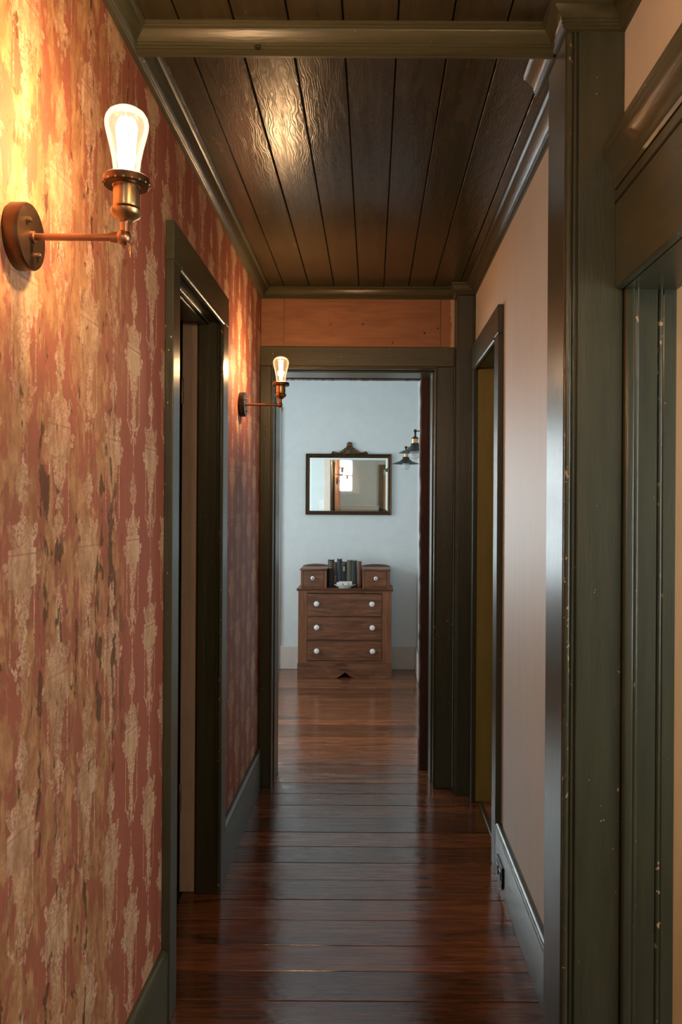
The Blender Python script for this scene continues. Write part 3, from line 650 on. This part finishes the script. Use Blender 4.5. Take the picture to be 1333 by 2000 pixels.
shaded_lamp(6.36, 'farther black flat-shaded brass lamp, lower of the two in view', 0)

# ------------------------------------------------------------------ mirror
MX0, MX1, MZ0, MZ1, MY = -.584, .171, 1.357, 1.893, 7.009
mr = thing('wall_mirror', ((MX0 + MX1) / 2, MY, MZ0), 'rectangular wall mirror with carved gilt frame and crest', 'mirror')
fw = .034
PF = [(0, 0), (0, .020), (.004, .026), (.010, .024), (.014, .018), (.022, .018), (.026, .021), (.030, .019), (.034, .010), (.034, 0)]   # (in from the outer edge, out from the wall)
for name, f0, f1 in (('rail', lambda a, d: (MX0 + a, MY - d, MZ1 - a), lambda a, d: (MX1 - a, MY - d, MZ1 - a)), ('rail', lambda a, d: (MX0 + a, MY - d, MZ0 + a), lambda a, d: (MX1 - a, MY - d, MZ0 + a)),
                     ('stile', lambda a, d: (MX0 + a, MY - d, MZ0 + a), lambda a, d: (MX0 + a, MY - d, MZ1 - a)), ('stile', lambda a, d: (MX1 - a, MY - d, MZ0 + a), lambda a, d: (MX1 - a, MY - d, MZ1 - a))):
    obj(name, prism(B(), PF, f0, f1), 'gilt', mr, smooth=40)
b = B(); q = .018
def beads(p0, p1, n):
    for i in range(n):
        t = (i + .5) / n; ball(b, (p0[0] + (p1[0] - p0[0]) * t, MY - .0195, p0[1] + (p1[1] - p0[1]) * t), .0055, .005, .0055, 6, 4)
beads((MX0 + q, MZ0 + q), (MX1 - q, MZ0 + q), 46); beads((MX0 + q, MZ1 - q), (MX1 - q, MZ1 - q), 46); beads((MX0 + q, MZ0 + q), (MX0 + q, MZ1 - q), 32); beads((MX1 - q, MZ0 + q), (MX1 - q, MZ1 - q), 32)
obj('bead_moulding', b, 'giltbead', mr, smooth=60)
gl = B(); bb_ = .018; x0, x1, z0, z1 = MX0 + fw, MX1 - fw, MZ0 + fw, MZ1 - fw; yf = MY - .006
ov = [gl.verts.new(p) for p in ((x0, yf + .0012, z0), (x1, yf + .0012, z0), (x1, yf + .0012, z1), (x0, yf + .0012, z1))]
iv = [gl.verts.new(p) for p in ((x0 + bb_, yf, z0 + bb_), (x1 - bb_, yf, z0 + bb_), (x1 - bb_, yf, z1 - bb_), (x0 + bb_, yf, z1 - bb_))]
bv = [gl.verts.new((v.co.x, MY - .002, v.co.z)) for v in ov]
gl.faces.new(iv); gl.faces.new(bv)
for i in range(4): k = (i + 1) % 4; gl.faces.new((ov[i], ov[k], iv[k], iv[i])); gl.faces.new((ov[i], ov[k], bv[k], bv[i]))
obj('mirror_glass', gl, 'mirror', mr)
b = B(); cx = -.200; zt = MZ1 - .002
sil = [(-.163, 0), (-.163, .010), (-.150, .022), (-.131, .022), (-.105, .016), (-.080, .024), (-.055, .034), (-.038, .048), (-.028, .060), (-.020, .070), (0, .080)]
sil = sil + [(-a, c) for a, c in sil[-2::-1]]
prism(b, sil, lambda a, c: (cx + a, MY - .001, zt + c), lambda a, c: (cx + a * .95, MY - .012, zt + c * .95))
def scroll(s):
    pts = []; rad = []
    for i in range(15):
        t = i / 14; a = .5 + t * 5.2; rr = .015 * (1 - .75 * t); pts.append((cx + s * (.145 - rr * math.cos(a)), MY - .014, zt + .011 + rr * .75 * math.sin(a))); rad.append(.005 * (1 - .5 * t))
    tube(b, pts, rad, 8)
    for i in range(6): t = i / 5; ball(b, (cx + s * (.118 - .088 * t), MY - .014, zt + .007 + .022 * t * t + .006 * t), .012, .008, .006 + .009 * t, 8, 6)
    for i in range(4): t = i / 3; ball(b, (cx + s * (.075 - .050 * t), MY - .015, zt + .022 + .036 * t), .009, .006, .008, 8, 6)
scroll(1); scroll(-1)
for i in range(7):
    a = R(-60 + 20 * i); tube(b, [(cx, MY - .016, zt + .008), (cx + .024 * math.sin(a), MY - .020, zt + .008 + .036 * math.cos(a)), (cx + .030 * math.sin(a), MY - .014, zt + .008 + .048 * math.cos(a))], [.004, .0055, .002], 6)
ball(b, (cx, MY - .015, zt + .084), .026, .013, .024, 14, 8); ball(b, (cx, MY - .020, zt + .090), .012, .012, .012, 8, 6)
for s in (-1, 1): ball(b, (cx + s * .016, MY - .020, zt + .076), .008, .008, .010, 8, 6)
obj('crest', b, 'giltbead', mr, smooth=60)

# ------------------------------------------------------------------ dresser
DX0, DX1, DY0, DY1 = -.610, .168, 6.632, 6.985
dr = thing('dresser', ((DX0 + DX1) / 2, (DY0 + DY1) / 2, 0), 'small reddish wooden dresser with white knobs under the mirror', 'dresser')
Z = lambda py, Y=6.632: CAMZ - (py - 992) / F * Y
X_ = lambda px, Y=6.632: (px - 727) / F * Y + .003
ztop = Z(1150)                       # top of the deck
zd = [(Z(1204), Z(1160)), (Z(1250), Z(1206)), (Z(1291), Z(1253))]
xs0, xs1 = X_(601), X_(747)
for a0, a1 in ((DX0, xs0), (xs1, DX1)): obj('stile', bx(a0, a1, DY0, DY0 + .022, Z(1296), ztop - .022, bev=.0015), 'wood_z', dr)
obj('rail', bx(xs0, xs1, DY0 + .001, DY0 + .022, Z(1159), ztop - .022, bev=.0015), 'wood_x', dr)
obj('rail', bx(xs0, xs1, DY0 + .001, DY0 + .022, Z(1296), Z(1291.6), bev=.0015), 'wood_x', dr)
for a0, a1 in ((DX0 + .002, DX0 + .020), (DX1 - .020, DX1 - .002)): obj('side_panel', bx(a0, a1, DY0 + .022, DY1, 0, ztop - .022), 'wood_z', dr)
obj('back_panel', bx(DX0 + .02, DX1 - .02, DY1 - .012, DY1, .03, ztop - .022), 'wood_z', dr)
for z_ in (Z(1205), Z(1251.5)): obj('divider', bx(xs0, xs1, DY0 + .012, DY0 + .022, z_ - .006, z_ + .006), 'wood_x', dr)
# plinth with an ogee notch
zp = Z(1296); xm = (DX0 + DX1) / 2 + .004; hw = .088
pl = [(DX0 - .004, 0.0)]
for i in range(9): t = i / 8; pl.append((xm - hw + hw * t, .001 + .050 * (t ** 1.6 if t < .8 else .70 + (t - .8) * 1.5)))
pl += [(2 * xm - a, c) for a, c in pl[-2:0:-1]] + [(DX1 + .004, 0.0), (DX1 + .004, zp), (DX0 - .004, zp)]
obj('plinth', prism(B(), pl, lambda a, c: (a, DY0 - .006, c), lambda a, c: (a, DY0 + .020, c)), 'wood_x', dr)
b = B(); pr = [(0, 0), (0, .006), (.008, .012), (.011, .016), (.011, .022), (-.36, .022), (-.36, 0)]
prism(b, [(-a, c) for a, c in pr], lambda a, c: (DX0 - .012, DY0 - .003 + a, ztop - .022 + c), lambda a, c: (DX1 + .012, DY0 - .003 + a, ztop - .022 + c))
obj('top', b, 'wood_x', dr, smooth=40)
def knob(parent, x, z, y, r, dot=False):
    k = obj('knob', lathe(B(), [(.008, 0), (.008, -.010), (r * .7, -.013), (r, -.019), (r * .97, -.024), (r * .7, -.029), (0, -.031)], (x, y, z), 'Y', 24, cap=False), 'porcelain', parent, smooth=60)
    if dot: obj('knob_screw', lathe(B(), [(.0055, -.0300), (.0055, -.0325), (0, -.033)], (x, y, z), 'Y', 10), 'darkcap', parent, smooth=50)
for i, (a, c) in enumerate(zd):
    d = obj('drawer', bx(xs0 + .002, xs1 - .002, DY0 - .004, DY0 + .016, a + .0015, c - .0015, bev=.0025, seg=2), 'wood_x', dr, at=((xs0 + xs1) / 2, DY0, (a + c) / 2))
    zk = Z((1179.5, 1225.5, 1271.5)[i])
    for px in (619.5 + .4 * i, 727.5 + .8 * i): knob(d, X_(px), zk, DY0 - .004, .0225)
YU = DY0 + .020
for nm, a0, a1, kx in (('hutch_box', X_(588, YU), X_(638.5, YU), 611.5), ('hutch_box', X_(708.5, YU), X_(762, YU), 734.5)):
    zt_ = Z(1115, YU); zb_ = ztop
    hb = obj(nm, bx(a0, a1, YU + .006, DY1 - .012, zb_, zt_, bev=.0015), 'wood_z', dr)
    obj('box_cap', bx(a0 - .008, a1 + .007, YU - .006, DY1 - .012, zt_, zt_ + .016, bev=.005, seg=2), 'wood_x', hb, smooth=40)
    for c0, c1 in ((a0, a0 + .018), (a1 - .022, a1)): obj('box_stile', bx(c0, c1, YU, YU + .006, zb_, zt_, bev=.001), 'wood_z', hb)
    dd = obj('small_drawer', bx(a0 + .022, a1 - .026, YU - .001, YU + .006, zb_ + .012, zt_ - .004, bev=.002), 'wood_x', dr, at=((a0 + a1) / 2, YU, zb_))
    knob(dd, X_(kx, YU), Z(1129.5, YU), YU - .001, .0165, True)
    m0, m1 = a0 - .010, a1 + .009; zz = zt_ + .016
    arc = [(m0, zb_)] + [(m0 + (m1 - m0) * i / 12, zz + .022 * math.sin(math.pi * (i / 12) * .92 + .12) ** .6 - .004) for i in range(13)] + [(m1, zb_)]
    obj('back_rail', prism(B(), arc, lambda a, c: (a, DY1 - .012, c), lambda a, c: (a, DY1 + .001, c)), 'wood_x', dr)

# ------------------------------------------------------------------ books and dish on the dresser
YB0 = 6.715
books = [   # left px, right px, top px, cover colours, label, category bits
    (641.0, 651.6, 1094.5, (.012, .013, .012), (.020, .020, .018), 'thick black book with gilt bands beside the left hutch box', 'bands'),
    (651.8, 658.4, 1099.5, (.085, .030, .020), (.12, .045, .028), 'short red-brown book between the black and teal books', 'dots'),
    (658.6, 667.2, 1092.7, (.035, .060, .062), (.050, .078, .078), 'tall slim dark teal book, tallest of the row', None),
    (667.4, 677.3, 1098.5, (.010, .012, .015), (.016, .018, .022), 'short navy-black book with faint spine emblem behind the dish', 'emblem'),
    (677.8, 687.2, 1095.0, (.13, .115, .075), (.17, .15, .10), 'olive-khaki book in the middle of the row', None),
    (687.5, 697.0, 1095.6, (.030, .040, .030), (.045, .058, .042), 'dark green book right of the khaki one', None),
    (698.5, 706.2, 1097.0, (.20, .080, .035), (.26, .11, .05), 'orange-brown book beside the right hutch box', None)]
XB = lambda px: (px - 727) / F * YB0 + .003
for i, (p0, p1, pt, c1, c2, lab, deco) in enumerate(books):
    x0, x1 = XB(p0), XB(p1); z0 = ztop + .0005; z1 = CAMZ - (pt - 992) / F * YB0; D = .155; rr = .006
    r = thing('book', ((x0 + x1) / 2, YB0 + D / 2, z0), lab, 'book', 'books standing on the dresser')
    m = cloth('book_cloth', tuple(.6 * v for v in c1), tuple(.6 * v for v in c2)); w = x1 - x0; n = 6
    sp = [(x0 + w * k / n, YB0 + .010 - .008 * math.sin(math.pi * k / n)) for k in range(n + 1)]
    inn = [(x1 - .0028, YB0 + .0125), (x0 + .0028, YB0 + .0125)]
    out = sp + [(x1, YB0 + D), (x1 - .0028, YB0 + D)] + inn + [(x0 + .0028, YB0 + D), (x0, YB0 + D)]
    b = B(); prism(b, out, lambda a, c: (a, c, z0), lambda a, c: (a, c, z1)); obj('cover', b, m, r, smooth=40)
    obj('pages', bx(x0 + .003, x1 - .003, YB0 + .013, YB0 + D - .004, z0 + .003, z1 - .004), 'paper', r)
    def patch(za, zc, f0, f1):
        b = B(); pts = [(x0 + w * k / n, YB0 + .010 - .008 * math.sin(math.pi * k / n) - .0006) for k in range(n + 1) if f0 <= k / n <= f1]
        prism(b, pts + [(a, c + .0005) for a, c in pts[::-1]], lambda a, c: (a, c, za), lambda a, c: (a, c, zc)); return b
    H = z1 - z0
    if deco == 'bands':
        for k in range(4): obj('gilt_band', patch(z1 - .018 - k * .016, z1 - .013 - k * .016, .15, .85), 'gold', r)
    elif deco == 'dots':
        for k in range(3): obj('gilt_band', patch(z0 + .05 + k * .02, z0 + .056 + k * .02, .3, .7), 'gold', r)
    elif deco == 'emblem':
        obj('emblem', patch(z1 - .075, z1 - .035, .3, .7), 'gold', r); obj('gilt_band', patch(z1 - .015, z1 - .012, .1, .9), 'gold', r)
    else:
        obj('spine_rib', patch(z1 - .022, z1 - .020, .05, .95), m, r); obj('spine_rib', patch(z0 + .020, z0 + .022, .05, .95), m, r)
px_c = (652 + 697) / 2; YPL = 6.672
xp = (px_c - 727) / F * YPL
pd = obj('dish', lathe(B(), [(0, .002), (.040, .002), (.042, 0), (.048, 0), (.050, .004), (.072, .014), (.092, .027), (.094, .029), (.091, .030), (.070, .019), (.048, .009), (0, .008)], (xp, YPL + .022, ztop + .0005), 'Z', 40, cap=False), 'porcelain', smooth=50, at=(xp, YPL + .022, ztop))
pd.scale = (1, .62, 1)
tag(pd, 'small white oval dish in front of the books', 'dish')
MAT['card'] = paint('white_card', (.68, .64, .60), (.62, .57, .53), .5, (9, 9, 9), bump=.05)
cb_ = obj('small_box', bx(xp - .068, xp + .028, YPL + .000, YPL + .018, ztop + .018, ztop + .048, bev=.003, seg=2), 'card', at=(xp, YPL, ztop + .018))
tag(cb_, 'longer pale block with a dark spot lying at the front of the dish', 'small box')
obj('spot', lathe(B(), [(0, -.0006), (.0055, -.0005), (.0055, .001)], (xp - .014, YPL, ztop + .032), 'Y', 10, cap=False), 'raw', cb_)
cb2 = obj('small_box', bx(xp - .050, xp + .062, YPL + .022, YPL + .038, ztop + .020, ztop + .054, bev=.003, seg=2), 'card', at=(xp, YPL + .03, ztop + .02))
tag(cb2, 'pale block behind the spotted one at the back of the dish', 'small box')

# ------------------------------------------------------------------ things behind the camera that the mirror shows
sb = thing('headboard', (.0, -1.9, 0), 'white panelled headboard below the window, reflected in the mirror', 'headboard')
obj('panel', bx(-.62, .13, -1.94, -1.90, .1, 1.44, bev=.004), 'porcelain', sb); obj('cap_rail', bx(-.63, .14, -1.95, -1.885, 1.44, 1.47, bev=.006), 'porcelain', sb)
for x_ in (-.60, .07): obj('leg', bx(x_, x_ + .05, -1.95, -1.89, 0, .1), 'porcelain', sb)
d5 = thing('door_5', (.24, -2.25, 0), 'dark framed tan door in the back wall, reflected in the mirror', 'door', kind='structure')
obj('casing', bx(.135, .235, -2.25, -2.225, 0, 2.2, bev=.003), 'trim', d5); obj('leaf', bx(.235, 1.0, -2.25, -2.235, 0, 2.1, bev=.003), 'tanwood', d5)
obj('casing', bx(1.0, 1.1, -2.25, -2.225, 0, 2.2, bev=.003), 'trim', d5); obj('casing', bx(.135, 1.1, -2.25, -2.225, 2.2, 2.3, bev=.003), 'trim_x', d5)
